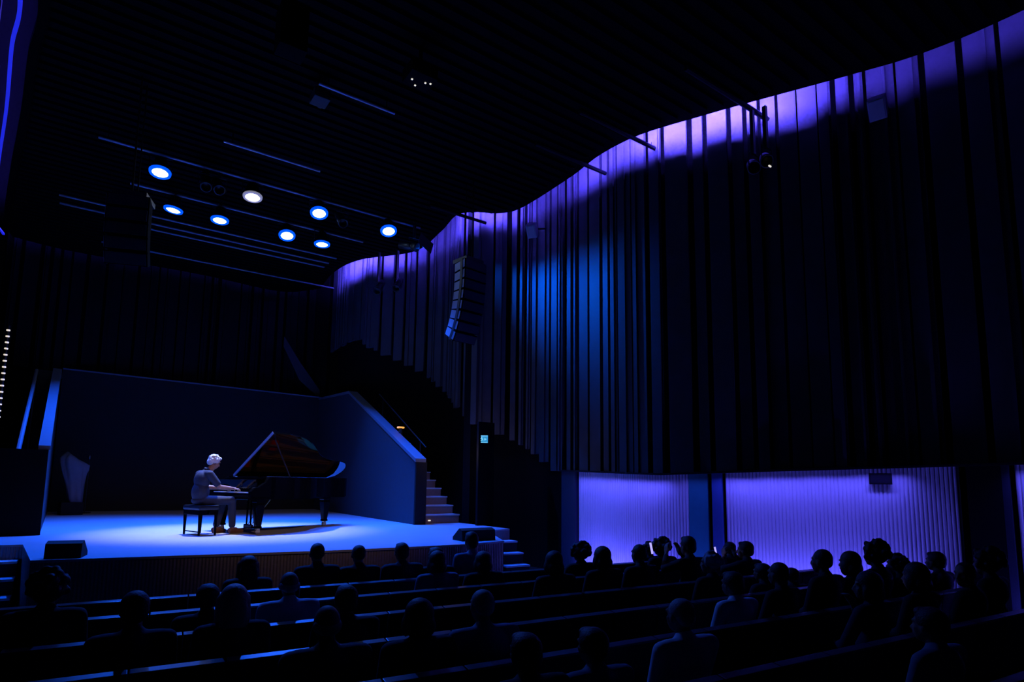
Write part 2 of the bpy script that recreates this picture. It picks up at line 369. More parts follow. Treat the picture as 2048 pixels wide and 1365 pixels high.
obj('end_panel', box(-1.55, -.44, 12.6, 12.7, 1., 2.40), M_BACKING, wl)
tag(obj('door_3', box(-1.02, -.68, 18.8, 18.86, 1.0, 4.6, bev=.01), M_WING), 'dim blue upright panel behind the left stage wall', 'panel', kind='structure')
# handrails
def rail(pts, posts, label, m=M_CAP, r=.025):
    o = tag(empty('handrail', pts[0]), label, 'handrail'); base = Vector(pts[0])
    obj('rail', tube([Vector(p)-base for p in pts], r), m, o)
    for p, zb in posts: obj('post', tube([Vector(p)-base, Vector((p[0], p[1], zb))-base], .015), m, o)
    return o
rail([(-.86, 13.0, 2.35), (-.98, 17.5, 4.4)], [((-.87, 13.3, 2.48), 1.0), ((-.97, 17.2, 4.26), 1.0)], 'thin pale handrail rising behind the left stage wall', r=.035)
rail([(6.55, 12.6, 2.75), (6.62, 15.6, 4.35)], [((6.56, 12.9, 2.91), 1.6), ((6.61, 15.3, 4.19), 2.9)], 'thin handrail rising along the stairs by the right stage wall', M_METAL, .015)
# stairs behind the right wing
st = tag(empty('floor_stairs_right', (6.36, 12.35, 1.0)), 'wooden stairs climbing behind the right stage wall', 'stairs', kind='structure')
for k in range(10):
    obj('step', box(0, .98, .3*k, .3*k+.36, .2*k if k == 0 else .2*k-.1, .2*(k+1)-.03), M_STAIR, st)
    obj('tread', box(-.0, .99, .3*k-.02, .3*k+.36, .2*(k+1)-.03, .2*(k+1)), M_TREAD, st)
sl = tag(obj('step_light', box(-.03, .03, -.01, .0, -.012, .012), M_TINY), 'tiny white step light in the lowest stair riser', 'light'); sl.location = (6.56, 12.345, 1.07)
l = bpy.data.lights.new('stair_glow', 'POINT'); l.color = (1, .75, .6); l.energy = 5; l.shadow_soft_size = .05  # added warm light without a fixture, brightens the stairs
o = bpy.data.objects.new('stair_glow', l); COL.objects.link(o); o.location = (6.95, 11.6, 2.6)
# stage access steps at the two front corners
def access(loc, rz, n, wd, run, label):
    e = tag(empty('stage_steps', loc, rz), label, 'steps')
    for k in range(n):
        z = 1.0-.2*(k+1)
        if z < .1: break
        y1 = -run*k
        obj('step', box(0, wd, y1-run, y1, 0, z-.03), M_BLACK, e); obj('tread', box(-.01, wd, y1-run-.02, y1, z-.03, z), M_TREAD, e)
    return e
access((-1.42, 11.05, 0), 0, 4, .83, .28, 'dark steps with pale tread edges at the left corner of the stage')
access((6.72, 10.12, 0), -.12, 4, .5, .25, 'dark steps with pale tread edges at the right corner of the stage')
# column of pin lamps beside the left stairs
e = tag(empty('stair_lamp_string', (-1.30, 14.6, 1.0)), 'upright row of tiny cream lamps on a pole at the left edge', 'light string')
obj('pole', tube([(0, .03, 0), (0, .03, 3.8)], .02), M_BLACK, e)
pm = lathe([(0, -.012), (.03, -.012), (.03, .012), (0, .012)], 10); pme = bpy.data.meshes.new('lamp'); pm.to_mesh(pme); pm.free(); pme.materials.append(M_CREAM)
for k in range(18): obj('lamp', pme, None, e, loc=(0, -.01, 3.70-.118*k))
# lamp post on the wing wall
e = tag(empty('post_lamp', (6.42, 13.72, 3.1)), 'short post with a small amber lamp above the right stage wall', 'lamp')
obj('post', tube([(0, 0, 0), (0, 0, .16)], .05), M_GREY, e); obj('lamp_head', box(-.08, .08, -.05, .05, .16, .2, bev=.01), M_WARM, e)
# lit exit sign
e = tag(empty('exit_sign', (7.3, 11.3, 2.91), -.62), 'small cyan lit exit sign on the dark wall beside the stairs', 'sign')
obj('housing', box(-.12, .12, 0, .04, -.095, .095, bev=.005), M_BLACK, e); obj('face', box(-.11, .11, -.006, 0, -.085, .085), M_EXIT, e)
bm = box(-.10, .10, -.010, -.006, .066, .08); box(-.10, .10, -.010, -.006, -.08, -.066, bm)
obj('border', bm, M_EXITW, e)
bm = lathe([(0, -.002), (.014, -.002), (.014, .002), (0, .002)], 10, M=Matrix.Translation((-.03, -.009, .042)) @ Matrix.Rotation(math.pi/2, 4, 'X'))
for (xa, za, xb, zb) in ((-.03, .03, -.02, -.005), (-.02, -.005, .005, -.03), (-.02, -.005, -.05, -.045), (-.03, .022, .0, .0), (-.03, .02, -.06, .005)):
    tube([(xa, -.009, za), (xb, -.009, zb)], .007, 6, bm)
prism([(.03, -.03), (.03, .03), (.08, 0)], -.002, .002, bm, M=Matrix.Translation((0, -.009, 0)) @ Matrix.Rotation(math.pi/2, 4, 'X'))
obj('symbol', bm, M_EXITW, e)
bpy.context.view_layer.update()
stub = tag(obj('wall_niche', box(7.2, 7.62, 11.32, 11.4, 0, 3.3), M_BACKING), 'black wall stub behind the exit sign', 'wall', kind='structure')
# sloping grey slab added for the lit wedge high at the back
slab('wall_lit_wedge', (5.3, 20.75), (6.55, 20.6), [(0, 6.45, 6.8), (.45, 5.35, 5.95), (1, 4.75, 5.05)], .08, M_GREY)
tag(bpy.data.objects['wall_lit_wedge'], 'faint grey slanting slab standing in for a lit wedge above the rear stage wall', 'wall', kind='structure')

# ------------------------------------------------------------------ rigging: battens, fixtures, speakers
def batten(y, x0, x1, z, label, r=.024):
    e = tag(empty('lighting_batten', (x0, y, z)), label, 'batten', 'lighting battens under the ceiling')
    obj('pipe', tube([(0, 0, 0), (x1-x0, 0, 0)], r), M_BLACK if r > .03 else MATS['rig pipe'], e)  # shade painted in: silhouetted batten ends black, lit pipes pale
    n = max(2, int((x1-x0)/2)+1)
    for k in range(n):
        x = .15+(x1-x0-.3)*k/(n-1); obj('hanger', tube([(x, 0, 0), (x, 0, COVE_Z-z)], .008, 6), M_BLACK, e)
    return e
mat('rig pipe', (.40, .40, .44), .4, .2)
BZ = 8.2
batten(16.25, -.85, 5.45, BZ, 'lighting batten nearest behind the rear row of blue lamps'); batten(16.75, -.85, 5.4, BZ, 'second lighting batten behind the rear row of blue lamps')
batten(17.15, .75, 5.4, BZ, 'third lighting batten behind the rear row of blue lamps'); batten(18.9, .0, 6.3, BZ, 'rearmost lighting batten over the stage back')
batten(14.66, .4, 5.6, BZ, 'batten carrying the rear row of blue lamps'); batten(12.95, -.2, 6.4, BZ, 'batten carrying the white lamp and the front row of blue lamps')
batten(11.7, 1.7, 3.5, BZ, 'short batten just in front of the white lamp'); batten(9.0, 2.6, 3.9, BZ, 'short batten beside the ceiling projector')
batten(12.05, 6.2, 7.75, 8.38, 'dark batten end crossing the violet edge above the speaker column', .04)
batten(8.55, 6.6, 8.45, 8.40, 'dark batten end crossing the violet edge above the small wall speaker', .04)
batten(7.3, 6.6, 8.6, 8.40, 'dark batten end crossing the violet edge left of the brightest glow', .04)
batten(5.5, 7.2, 9.45, 8.42, 'dark batten end crossing the violet edge right of the brightest glow', .045)
def wash(x, y, aim, blue, label):
    e = empty('stage_lamp', (x, y, 7.9)); d = (Vector((aim[0], aim[1], 1))-Vector((x, y, 7.9))).normalized()
    d = (d*1.0+Vector((0, -.05, 0))).normalized(); e.rotation_euler = d.to_track_quat('-Z', 'Y').to_euler()
    tag(e, label, 'stage lamp', 'lit lamps above the stage')
    obj('housing', lathe([(.05, .28), (.10, .26), (.15, .10), (.185, -.02), (.185, -.04), (.17, -.04), (.17, 0), (0, 0)], 24), M_BLACK, e, True)
    obj('lens', lathe([(0, -.075), (.07, -.07), (.12, -.055), (.14, -.04), (0, -.03)], 24), M_LENSB if blue else M_LENSW, e, True)
    obj('lens_halo_rim', lathe([(.14, -.035), (.14, -.06), (.19, -.055), (.195, -.02), (.14, -.02)], 24), M_HALOB if blue else M_HALOW, e, True)
    obj('clamp', box(-.03, .03, -.03, .03, .28, .40), M_METAL, e)
    y_ = bmesh.new(); tube([(-.2, 0, .05), (-.2, 0, .3), (.2, 0, .3), (.2, 0, .05)], .012, 6, y_); obj('yoke', y_, M_METAL, e)
    return e
WL = ['blue stage lamp at the far left of the front row', 'blue stage lamp at the left end of the rear row', 'second blue stage lamp from the left in the rear row', 'third blue stage lamp from the left in the rear row',
      'blue stage lamp in the front row right of the white one', 'blue stage lamp at the right end of the rear row', 'blue stage lamp at the far right, nearest the wall']
for (x, y), a, lb in zip(WASH, WASH_AIM, WL): wash(x, y, a, True, lb)
wash(2.51, 12.99, (2.45, 12.15), False, 'white stage lamp above the pianist')
def profile(loc, aim, label, glow=None, flap=False, name='spotlight'):
    e = tag(empty(name, loc), label, 'spotlight'); d = (Vector(aim)-Vector(loc)).normalized()
    q = d.to_track_quat('-Z', 'Y'); R = q.to_matrix().to_4x4()
    obj('body', lathe([(.05, .42), (.09, .40), (.10, .1), (.085, .08), (.085, -.0), (.11, -.04), (.11, -.10), (.09, -.10), (.09, .04), (0, .04)], 18, M=R), M_METAL, e, True)
    obj('yoke', tube([(-.14, 0, -.02), (-.14, 0, .22), (.14, 0, .22), (.14, 0, -.02)], .012, 6), M_METAL, e)
    obj('clamp', box(-.03, .03, -.03, .03, .22, max(.3, 8.22-loc[2])), M_METAL, e)
    if glow: obj('lens', lathe([(0, .045), (.085, .045), (.085, .05), (0, .05)], 18, M=R), glow, e)
    return e
M_GLINTB = mat('faint blue lens glint', (.1, .2, .4), .3, emit=(.01, .05, .16), es=1)  # emission paints a faint blue glint into spotlight lenses
profile((1.62, 12.98, 7.85), (1.5, 9, 3), 'unlit spotlight left of the white stage lamp'); profile((1.86, 12.98, 7.85), (2.1, 9, 4), 'unlit spotlight hanging closest to the white stage lamp', M_GLINTB)
wsp = profile(tuple(WALLSPOT-(WALLAIM-WALLSPOT).normalized()*.13), tuple(WALLAIM), 'spotlight turned towards the finned wall', None)
profile((4.45, 13.0, 7.85), (4.5, 8, 3), 'unlit spotlight left of the rightmost blue lamp', M_GLINTB)
for dx, lb in ((0, 'left one of the twin spotlights high on the right wall'), (.16, 'right one of the twin spotlights high on the right wall')):
    profile((8.72+dx*.4, 5.35-dx*1.2, 7.22+dx*.3), (3, 1, 2.5), lb, M_GLINTB)
tag(obj('indicator_lamp', box(-.03, .03, -.01, .01, -.01, .01), M_TINY), 'tiny white indicator under the twin wall spotlights', 'light').location = (8.74, 5.08, 7.12)
profile((6.25, 15.1, 7.15), (3, 12, 2), 'small spotlight left of the pair by the violet edge', M_GLINTB); profile((6.62, 14.7, 7.2), (3, 11, 2), 'small spotlight just left of the hung speaker column', M_GLINTB)
# barn door that trims the top of the wall beam
d = (WALLAIM-WALLSPOT).normalized(); sd = d.cross(Vector((0, 0, 1))).normalized(); up = sd.cross(d).normalized()
bmf = bmesh.new(); c0 = WALLSPOT+d*.28+up*.008-Vector(wsp.location)
vs = [c0-sd*.35-d*.12, c0+sd*.35-d*.12, c0+sd*.35-d*.12+up*.25, c0-sd*.35-d*.12+up*.25]
vv = [bmf.verts.new(v) for v in vs]+[bmf.verts.new(v+d*.01) for v in vs]
for f in ((0, 1, 2, 3), (7, 6, 5, 4), (0, 4, 5, 1), (1, 5, 6, 2), (2, 6, 7, 3), (3, 7, 4, 0)): bmf.faces.new([vv[i] for i in f])
obj('barn_door', bmf, M_BLACK, wsp)

def array(top, nbox, rz, curve, label, group):
    e = tag(empty('line_array_speaker', top, rz), label, 'loudspeaker', group)
    obj('cable', tube([(0, 0, .1), (0, 0, COVE_Z-top[2])], .015, 6), M_BLACK, e); obj('cable', tube([(0, .25, .1), (0, .25, COVE_Z-top[2])], .012, 6), M_BLACK, e)
    obj('frame', box(-.24, .24, -.1, .35, .0, .08), M_METAL, e)
    y, z, a = 0., 0., 0.
    for k in range(nbox):
        a = curve*(k/nbox)**1.6; h = .215
        M = Matrix.Translation((0, y, z)) @ Matrix.Rotation(a, 4, 'X')
        poly = [(-.3, -.12), (.3, -.12), (.22, .30), (-.22, .30)]
        cb = obj('cabinet', prism(poly, -h+.008, 0, M=M), M_BACKING, e)
        obj('lit_side', prism([(-.305, -.12), (-.30, -.12), (-.22, .30), (-.225, .30)], -h+.03, -.02, M=M), M_LITSIDE, cb)
        obj('grille', box(-.28, .28, -.145, -.12, -h+.025, -.015, bev=.006, M=M), M_GRILLE, cb)
        obj('rigging_plate', box(-.31, -.30, -.05, .02, -h, 0, M=M), M_METAL, cb)
        y += math.sin(a)*h; z -= math.cos(a)*h
    return e
array((6.46, 10.55, 6.60), 8, .15, .62, 'curved column of hung speaker boxes in front of the right wall', 'hung speaker columns')
array((.33, 10.9, 6.36), 5, -.35, .5, 'black hung speaker column hiding the left part of the battens', 'hung speaker columns')
def wallbox(loc, aim, sz, label):
    e = tag(empty('wall_speaker', loc), label, 'loudspeaker'); q = (Vector(aim)-Vector(loc)).to_track_quat('-Y', 'Z'); R = q.to_matrix().to_4x4()
    a, b, c_ = sz
    obj('cabinet', box(-a/2, a/2, 0, c_, -b/2, b/2, bev=.012, M=R), M_SPEAK, e); obj('grille', box(-a/2+.02, a/2-.02, -.012, 0, -b/2+.02, b/2-.02, bev=.004, M=R), M_SPEAK, e)
    obj('bracket', tube([R @ Vector((0, c_, 0)), R @ Vector((0, c_, 0))+Vector((.35, .0, .1))], .02, 6), M_METAL, e)
wallbox((7.86, 10.32, 7.58), (3, 7, 2.5), (.22, .30, .2), 'pale small wall speaker left of the blue lit fins')
wallbox((9.5, 3.75, 7.7), (3, 2, 1.5), (.24, .32, .22), 'small wall speaker near the upper right corner')
def gear(loc, size, label, dots=(), m=M_BACKING, cat='projector', name='ceiling_projector'):
    e = tag(empty(name, loc), label, cat); a, b, c_ = size
    obj('housing', box(-a/2, a/2, -b/2, b/2, -c_/2, c_/2, bev=.02), m, e); obj('mount', tube([(0, 0, c_/2), (0, 0, COVE_Z-loc[2])], .03), M_METAL, e)
    obj('lens', lathe([(0, 0), (.06, 0), (.06, .05), (0, .05)], 16, M=Matrix.Translation((a*.2, b/2, 0)) @ Matrix.Rotation(-math.pi/2, 4, 'X')), M_METAL, e)
    for d in dots: obj('indicator', box(d[0]-.012, d[0]+.012, d[1]-.012, d[1]+.012, -c_/2-.012, -c_/2), M_TINY, e)
gear((3.68, 7.61, 8.0), (.42, .36, .2), 'black ceiling projector with a few tiny lit indicators', ((-.12, .02), (-.02, .12), (.08, -.02), (.15, -.05)))
gear((2.71, 9.27, 8.15), (.26, .3, .16), 'small grey ceiling projector beside a short batten', m=M_GREY)
gear((1.8, 7.55, 7.75), (.35, .3, .6), 'big black box hanging at the top of the picture', name='ceiling_speaker', cat='loudspeaker')

# ------------------------------------------------------------------ things on stage
def wedge(loc, rz, wd, label):
    e = tag(empty('stage_monitor', loc, rz), label, 'monitor speaker', 'floor monitors at the stage edge')
    prof = [(0, 0), (.34, 0), (.34, .05), (.12, .20), (.02, .17)]
    R = Matrix(((0, 0, 1, -wd/2), (1, 0, 0, 0), (0, 1, 0, 0), (0, 0, 0, 1)))
    obj('cabinet', prism(prof, 0, wd, M=R), M_BLACK, e)
    a, b = Vector((0, .33, .057)), Vector((0, .135, .19)); n = Vector((0, .56, .83))*.008
    bm = bmesh.new(); v = [bm.verts.new(q) for q in (a+Vector((-wd/2+.03, 0, 0)), a+Vector((wd/2-.03, 0, 0)), b+Vector((wd/2-.03, 0, 0)), b+Vector((-wd/2+.03, 0, 0)))]
    f = bm.faces.new(v); r = bmesh.ops.extrude_face_region(bm, geom=[f]); bmesh.ops.translate(bm, vec=n, verts=[x for x in r['geom'] if isinstance(x, bmesh.types.BMVert)])
    obj('grille', bm, M_METAL, e)
wedge((-.08, 8.92, 1.0), -.2, .36, 'black floor monitor at the left front corner of the stage')
wedge((5.40, 8.42, 1.0), -.05, .62, 'black floor monitor at the right front corner of the stage')
# covered object and microphone stand
e = tag(empty('covered_stand', (-.12, 19.2, 1.0), .15), 'grey fabric cover draped over a tall stand by the left wall', 'covered equipment')
bm = bmesh.new(); rings = []
for z, a, b, sx in ((.28, .14, .2, .1), (.5, .16, .22, .08), (.8, .20, .24, .05), (1.05, .25, .27, .02), (1.22, .30, .29, 0.), (1.34, .31, .29, 0.), (1.42, .22, .26, -.03), (1.5, .10, .2, -.06)):
    ring = []
    for k in range(28):
        t = 2*math.pi*k/28; s = 1+.09*math.sin(t*5+z*3)+.05*math.sin(t*9+1)
        ct, stt = math.cos(t), math.sin(t); pw = .6
        ring.append(bm.verts.new((sx+a*s*math.copysign(abs(ct)**pw, ct), b*s*math.copysign(abs(stt)**pw, stt), z-.10*ct*(z > 1.1))))
    rings.append(ring)
for A_, B_ in zip(rings, rings[1:]):
    for k in range(28): bm.faces.new((A_[k], A_[(k+1) % 28], B_[(k+1) % 28], B_[k]))
bm.faces.new(rings[-1]); bm.faces.new(rings[0][::-1]); obj('cover', bm, M_COVER, e, True)
obj('base', box(-.22, .25, -.25, .25, 0, .32, bev=.02), M_BLACK, e); obj('post', box(.18, .24, -.05, .05, .3, .9), M_METAL, e)
e = tag(empty('microphone_stand', (.2, 19.9, 1.0)), 'slim microphone stand in the dark behind the covered stand', 'microphone stand')
obj('base', lathe([(0, 0), (.14, 0), (.14, .02), (.02, .03), (0, .03)], 20), M_METAL, e); obj('pole', tube([(0, 0, .02), (0, 0, 1.45)], .012), M_METAL, e)
obj('clamp', tube([(-.03, 0, 1.28), (.03, 0, 1.28)], .02), M_METAL, e); obj('microphone', lathe([(0, 1.43), (.03, 1.45), (.033, 1.5), (.02, 1.55), (0, 1.56)], 14), M_STEEL, e, True)

# ------------------------------------------------------------------ grand piano
TH = math.radians(17); EX = Vector((math.cos(TH), math.sin(TH), 0)); EY = Vector((-math.sin(TH), math.cos(TH), 0))
PO = Vector((2.24, 11.80, 1.0))
piano = tag(empty('grand_piano', PO, TH), 'black concert grand piano with its lid propped open at centre stage', 'piano')
CURVE = [(1.05, -.70), (1.35, -.56), (1.62, -.33), (1.88, -.10), (2.15, .03), (2.42, .08), (2.62, .14), (2.74, .30), (2.76, .48), (2.70, .65), (2.55, .75)]
def outline(x0, inset=0., arm=False):
    P = [(x0, -.75+inset), (.80, -.75+inset)]+[(x-inset*.7*(x > 2.5), y+inset*(1 if x < 2.6 else .3)) for x, y in CURVE[:-3]]
    P += [(2.76-inset, .48), (2.70-inset, .65-inset), (2.55, .75-inset), (x0, .75-inset)]
    q = catmull(P[1:-2], .06); return [P[0]]+[(v.x, v.y) for v in q]+[P[-2], P[-1]]
def loop_wall(po, pi, z0, z1):
    bm = bmesh.new(); n = len(po); R = [[bm.verts.new((*p, z)) for p in poly] for poly, z in ((po, z0), (po, z1), (pi, z1), (pi, z0))]
    for k in range(n):
        j = (k+1) % n
        for a in range(4): bm.faces.new((R[a][k], R[a][j], R[(a+1) % 4][j], R[(a+1) % 4][k]))
    return bm
def case():
    po, pi = outline(.34), outline(.37, .035)
    while len(pi) < len(po): pi.insert(1, pi[1])
    while len(po) < len(pi): po.insert(1, po[1])
    obj('rim', loop_wall(po, pi, .62, 1.0), M_PIANO, piano)
    obj('soundboard', prism(outline(.42, .04), .78, .80), M_SOUND, piano)
    obj('bottom_board', prism(outline(.36, .03), .60, .63), M_PIANO, piano)
    pl = obj('iron_plate', loop_wall(outline(.55, .05), outline(.72, .16), .86, .885) if len(outline(.55, .05)) == len(outline(.72, .16)) else prism(outline(.55, .05), .86, .87), M_GOLD, piano)
    for (xa, ya, xb, yb) in ((.6, -.5, 1.15, -.45), (.6, -.25, 1.75, -.05), (.6, .05, 2.3, .2), (.6, .32, 2.55, .42)):
        obj('brace', tube([(xa, ya, .90), (xb, yb, .90)], .03, 8), M_GOLD, pl)
    bm = bmesh.new()
    for k in range(46):
        t = k/45; y = -.60+1.22*t; L = lerp_tab([(-.6, .98), (-.3, 1.45), (0, 1.95), (.3, 2.45), (.66, 2.6)], y); tube([(.62, y, .885), (L, y*.9+.08, .885)], .0025, 3, bm)
    s = obj('strings', bm, M_STRING, piano); s['kind'] = 'stuff'
    obj('felt', box(.66, .74, -.62, .60, .886, .897), M_FELT, piano); obj('felt', box(1.04, 1.20, -.02, .20, .892, .905), M_FELT, piano); obj('felt', box(.50, .56, -.66, .66, .90, .93), M_FELT, piano)
    obj('damper_rail', box(.80, .86, -.55, .60, .90, .95, bev=.01), M_EBONY, piano)
case()
kb = obj('keybed', box(-.02, .42, -.75, .75, .60, .66, bev=.01), M_PIANO, piano)
obj('keyslip', box(-.03, .0, -.70, .70, .64, .71, bev=.006), M_PIANO, piano)
for s in (-1, 1):
    y0, y1 = sorted((s*.66, s*.75))
    prof = [(-.03, .60), (-.03, .74), (.02, .79), (.12, .82), (.24, .90), (.30, 1.0), (.42, 1.0), (.42, .60)]
    R = Matrix(((1, 0, 0, 0), (0, 0, -1, y1), (0, 1, 0, 0), (0, 0, 0, 1)))
    obj('cheek', prism(prof, 0, y1-y0, M=R), M_PIANO, piano)
bm = bmesh.new()
for k in range(52): box(.0, .16, -.61+k*.02346, -.61+k*.02346+.0222, .69, .725, bm)
obj('white_keys', bm, M_IVORY, piano)['kind'] = 'stuff'
bm = bmesh.new()
for k in range(51):
    if (k % 7) in (0, 2, 3, 5, 6): box(.06, .16, -.61+(k+1)*.02346-.006, -.61+(k+1)*.02346+.006, .72, .738, bm)
obj('black_keys', bm, M_EBONY, piano)['kind'] = 'stuff'
R = Matrix.Translation((.165, 0, .715)) @ Matrix.Rotation(-.28, 4, 'Y')
obj('fallboard', box(0, .02, -.66, .66, 0, .24, bev=.004, M=R), M_PIANO, piano)
obj('shelf', box(.23, .50, -.66, .66, .955, .985, bev=.005), M_PIANO, piano)
obj('music_desk', box(.30, .48, -.36, .36, .988, 1.008, bev=.004), M_PIANO, piano)
# lid: hinged along the bass side
LA = math.radians(31); HG = Matrix.Translation((0, .75, 1.005)) @ Matrix.Rotation(-LA, 4, 'X') @ Matrix.Translation((0, -.75, -1.005))
lid = obj('lid', prism([(x+.0, y) for x, y in outline(.46, -.012)], 1.006, 1.028, M=HG), M_LID, piano)
obj('lid_edge_glint', box(.440, .448, -.76, .755, 1.006, 1.055, M=HG), M_LIDGLINT, lid)
obj('front_flap', box(.465, .80, -.755, .755, 1.03, 1.05, bev=.004, M=HG), M_PIANO, lid)
pa, pb = Vector((.74, -.69, .99)), HG @ Vector((.60, -.56, 1.006))
obj('lid_prop', tube([pa, pb], .013), M_METAL, piano)
def leg(x, y, name='leg'):
    bm = bmesh.new()
    secs = [(.62, .085), (.56, .085), (.54, .07), (.50, .075), (.14, .045), (.12, .055), (.10, .05)]; rr = []
    for z, h in secs: rr.append([bm.verts.new((x+a*h, y+b*h, z)) for a, b in ((-1, -1), (1, -1), (1, 1), (-1, 1))])
    for A_, B_ in zip(rr, rr[1:]):
        for k in range(4): bm.faces.new((A_[k], A_[(k+1) % 4], B_[(k+1) % 4], B_[k]))
    bm.faces.new(rr[0][::-1]); bm.faces.new(rr[-1])
    o = obj('leg', bm, M_PIANO, piano)
    cb = box(x-.03, x+.03, y-.035, y+.035, .07, .11, bev=.006); lathe([(0, -.02), (.045, -.02), (.045, .02), (0, .02)], 16, cb, Matrix.Translation((x, y, .045)) @ Matrix.Rotation(math.pi/2, 4, 'X'))
    obj('caster', cb, M_BRASS, o)
leg(.20, -.62); leg(.20, .62); leg(2.22, .30)
ly = obj('lyre', box(.36, .40, -.14, .14, .06, .13, bev=.01), M_PIANO, piano)
for y in (-.07, .07): obj('lyre_post', tube([(.38, y, .12), (.38, y*.8, .62)], .016), M_PIANO, ly)
for y in (-.07, 0, .07): obj('pedal', box(.22, .38, y-.02, y+.02, .05, .065, bev=.004), M_BRASS, ly)
for y in (-.1, .1): obj('brace_rod', tube([(.40, y*.6, .12), (.75, y, .61)], .007, 6), M_BRASS, ly)

# bench
bench = tag(empty('piano_bench', PO+EX*(-.50), TH), 'black padded piano bench under the pianist', 'bench')
bm = box(-.17, .17, -.30, .30, .42, .50, bev=.03); obj('cushion', bm, M_LEATHER, bench)
obj('apron', box(-.16, .16, -.29, .29, .34, .42, bev=.008), M_PIANO, bench)
for sx in (-1, 1):
    for sy in (-1, 1): obj('leg', tube([(sx*.135, sy*.265, .36), (sx*.135, sy*.265, 0)], .030, 8, r1=.018), M_PIANO, bench)
    obj('knob', tube([(0, sx*.29, .38), (0, sx*.34, .38)], .025, 10), M_PIANO, bench)
obj('stretcher', tube([(-.135, -.265, .06), (-.135, .265, .06)], .010, 6), M_PIANO, bench)

# ------------------------------------------------------------------ people
TMP = bpy.data.scenes.new('sculpting')
def unit_sphere():
    b = bmesh.new(); bmesh.ops.create_uvsphere(b, u_segments=18, v_segments=12, radius=1); b.verts.index_update()
    r = ([v.co.copy() for v in b.verts], [[v.index for v in f.verts] for f in b.faces]); b.free(); return r
UNIT_S = unit_sphere()
def blob(prims, voxel, smooth=4):
    vs, fs = [], []
    def put(V, F, M):
        n = len(vs); vs.extend([tuple(M @ v) for v in V]); fs.extend([[k+n for k in f] for f in F])
    for p in prims:
        if p[0] == 'e':
            put(*UNIT_S, Matrix.Translation(p[1]) @ (p[3].to_4x4() if len(p) > 3 and p[3] else Matrix()) @ Matrix.Diagonal((*p[2], 1)))
        else:
            a, b, r0, r1 = Vector(p[1]), Vector(p[2]), p[3], p[4]; d = b-a
            for c, r in ((a, r0), (b, r1)): put(*UNIT_S, Matrix.Translation(c) @ Matrix.Diagonal((r, r, r, 1)))
            if d.length > 1e-4:
                Q = d.to_track_quat('Z', 'Y').to_matrix(); n = 14
                V = [a+Q @ Vector((r0*math.cos(2*math.pi*k/n), r0*math.sin(2*math.pi*k/n), 0)) for k in range(n)]+[b+Q @ Vector((r1*math.cos(2*math.pi*k/n), r1*math.sin(2*math.pi*k/n), 0)) for k in range(n)]
                put(V, [(k, (k+1) % n, n+(k+1) % n, n+k) for k in range(n)]+[tuple(range(n))[::-1], tuple(range(n, 2*n))], Matrix())
    me = bpy.data.meshes.new('blob'); me.from_pydata(vs, [], fs); me.update()
    o = bpy.data.objects.new('blob', me); TMP.collection.objects.link(o)
    r = o.modifiers.new('r', 'REMESH'); r.mode = 'VOXEL'; r.voxel_size = voxel
    if smooth: s = o.modifiers.new('s', 'SMOOTH'); s.iterations = smooth; s.factor = .5
    TMP.view_layers[0].update(); dg = TMP.view_layers[0].depsgraph; out = bpy.data.meshes.new_from_object(o.evaluated_get(dg))
    bpy.data.objects.remove(o); bpy.data.meshes.remove(me)
    for q in out.polygons: q.use_smooth = True
    out.materials.clear(); return out
def E_(c, r, R=None): return ('e', Vector(c), r, R)
def C_(a, b, r0, r1): return ('c', Vector(a), Vector(b), r0, r1)
def xf(prims, M):
    out = []; R = M.to_3x3()
    for p in prims:
        if p[0] == 'e': out.append(('e', M @ p[1], p[2], R @ (p[3] if len(p) > 3 and p[3] else Matrix.Identity(3))))
        else: out.append(('c', M @ p[1], M @ p[2], p[3], p[4]))
    return out
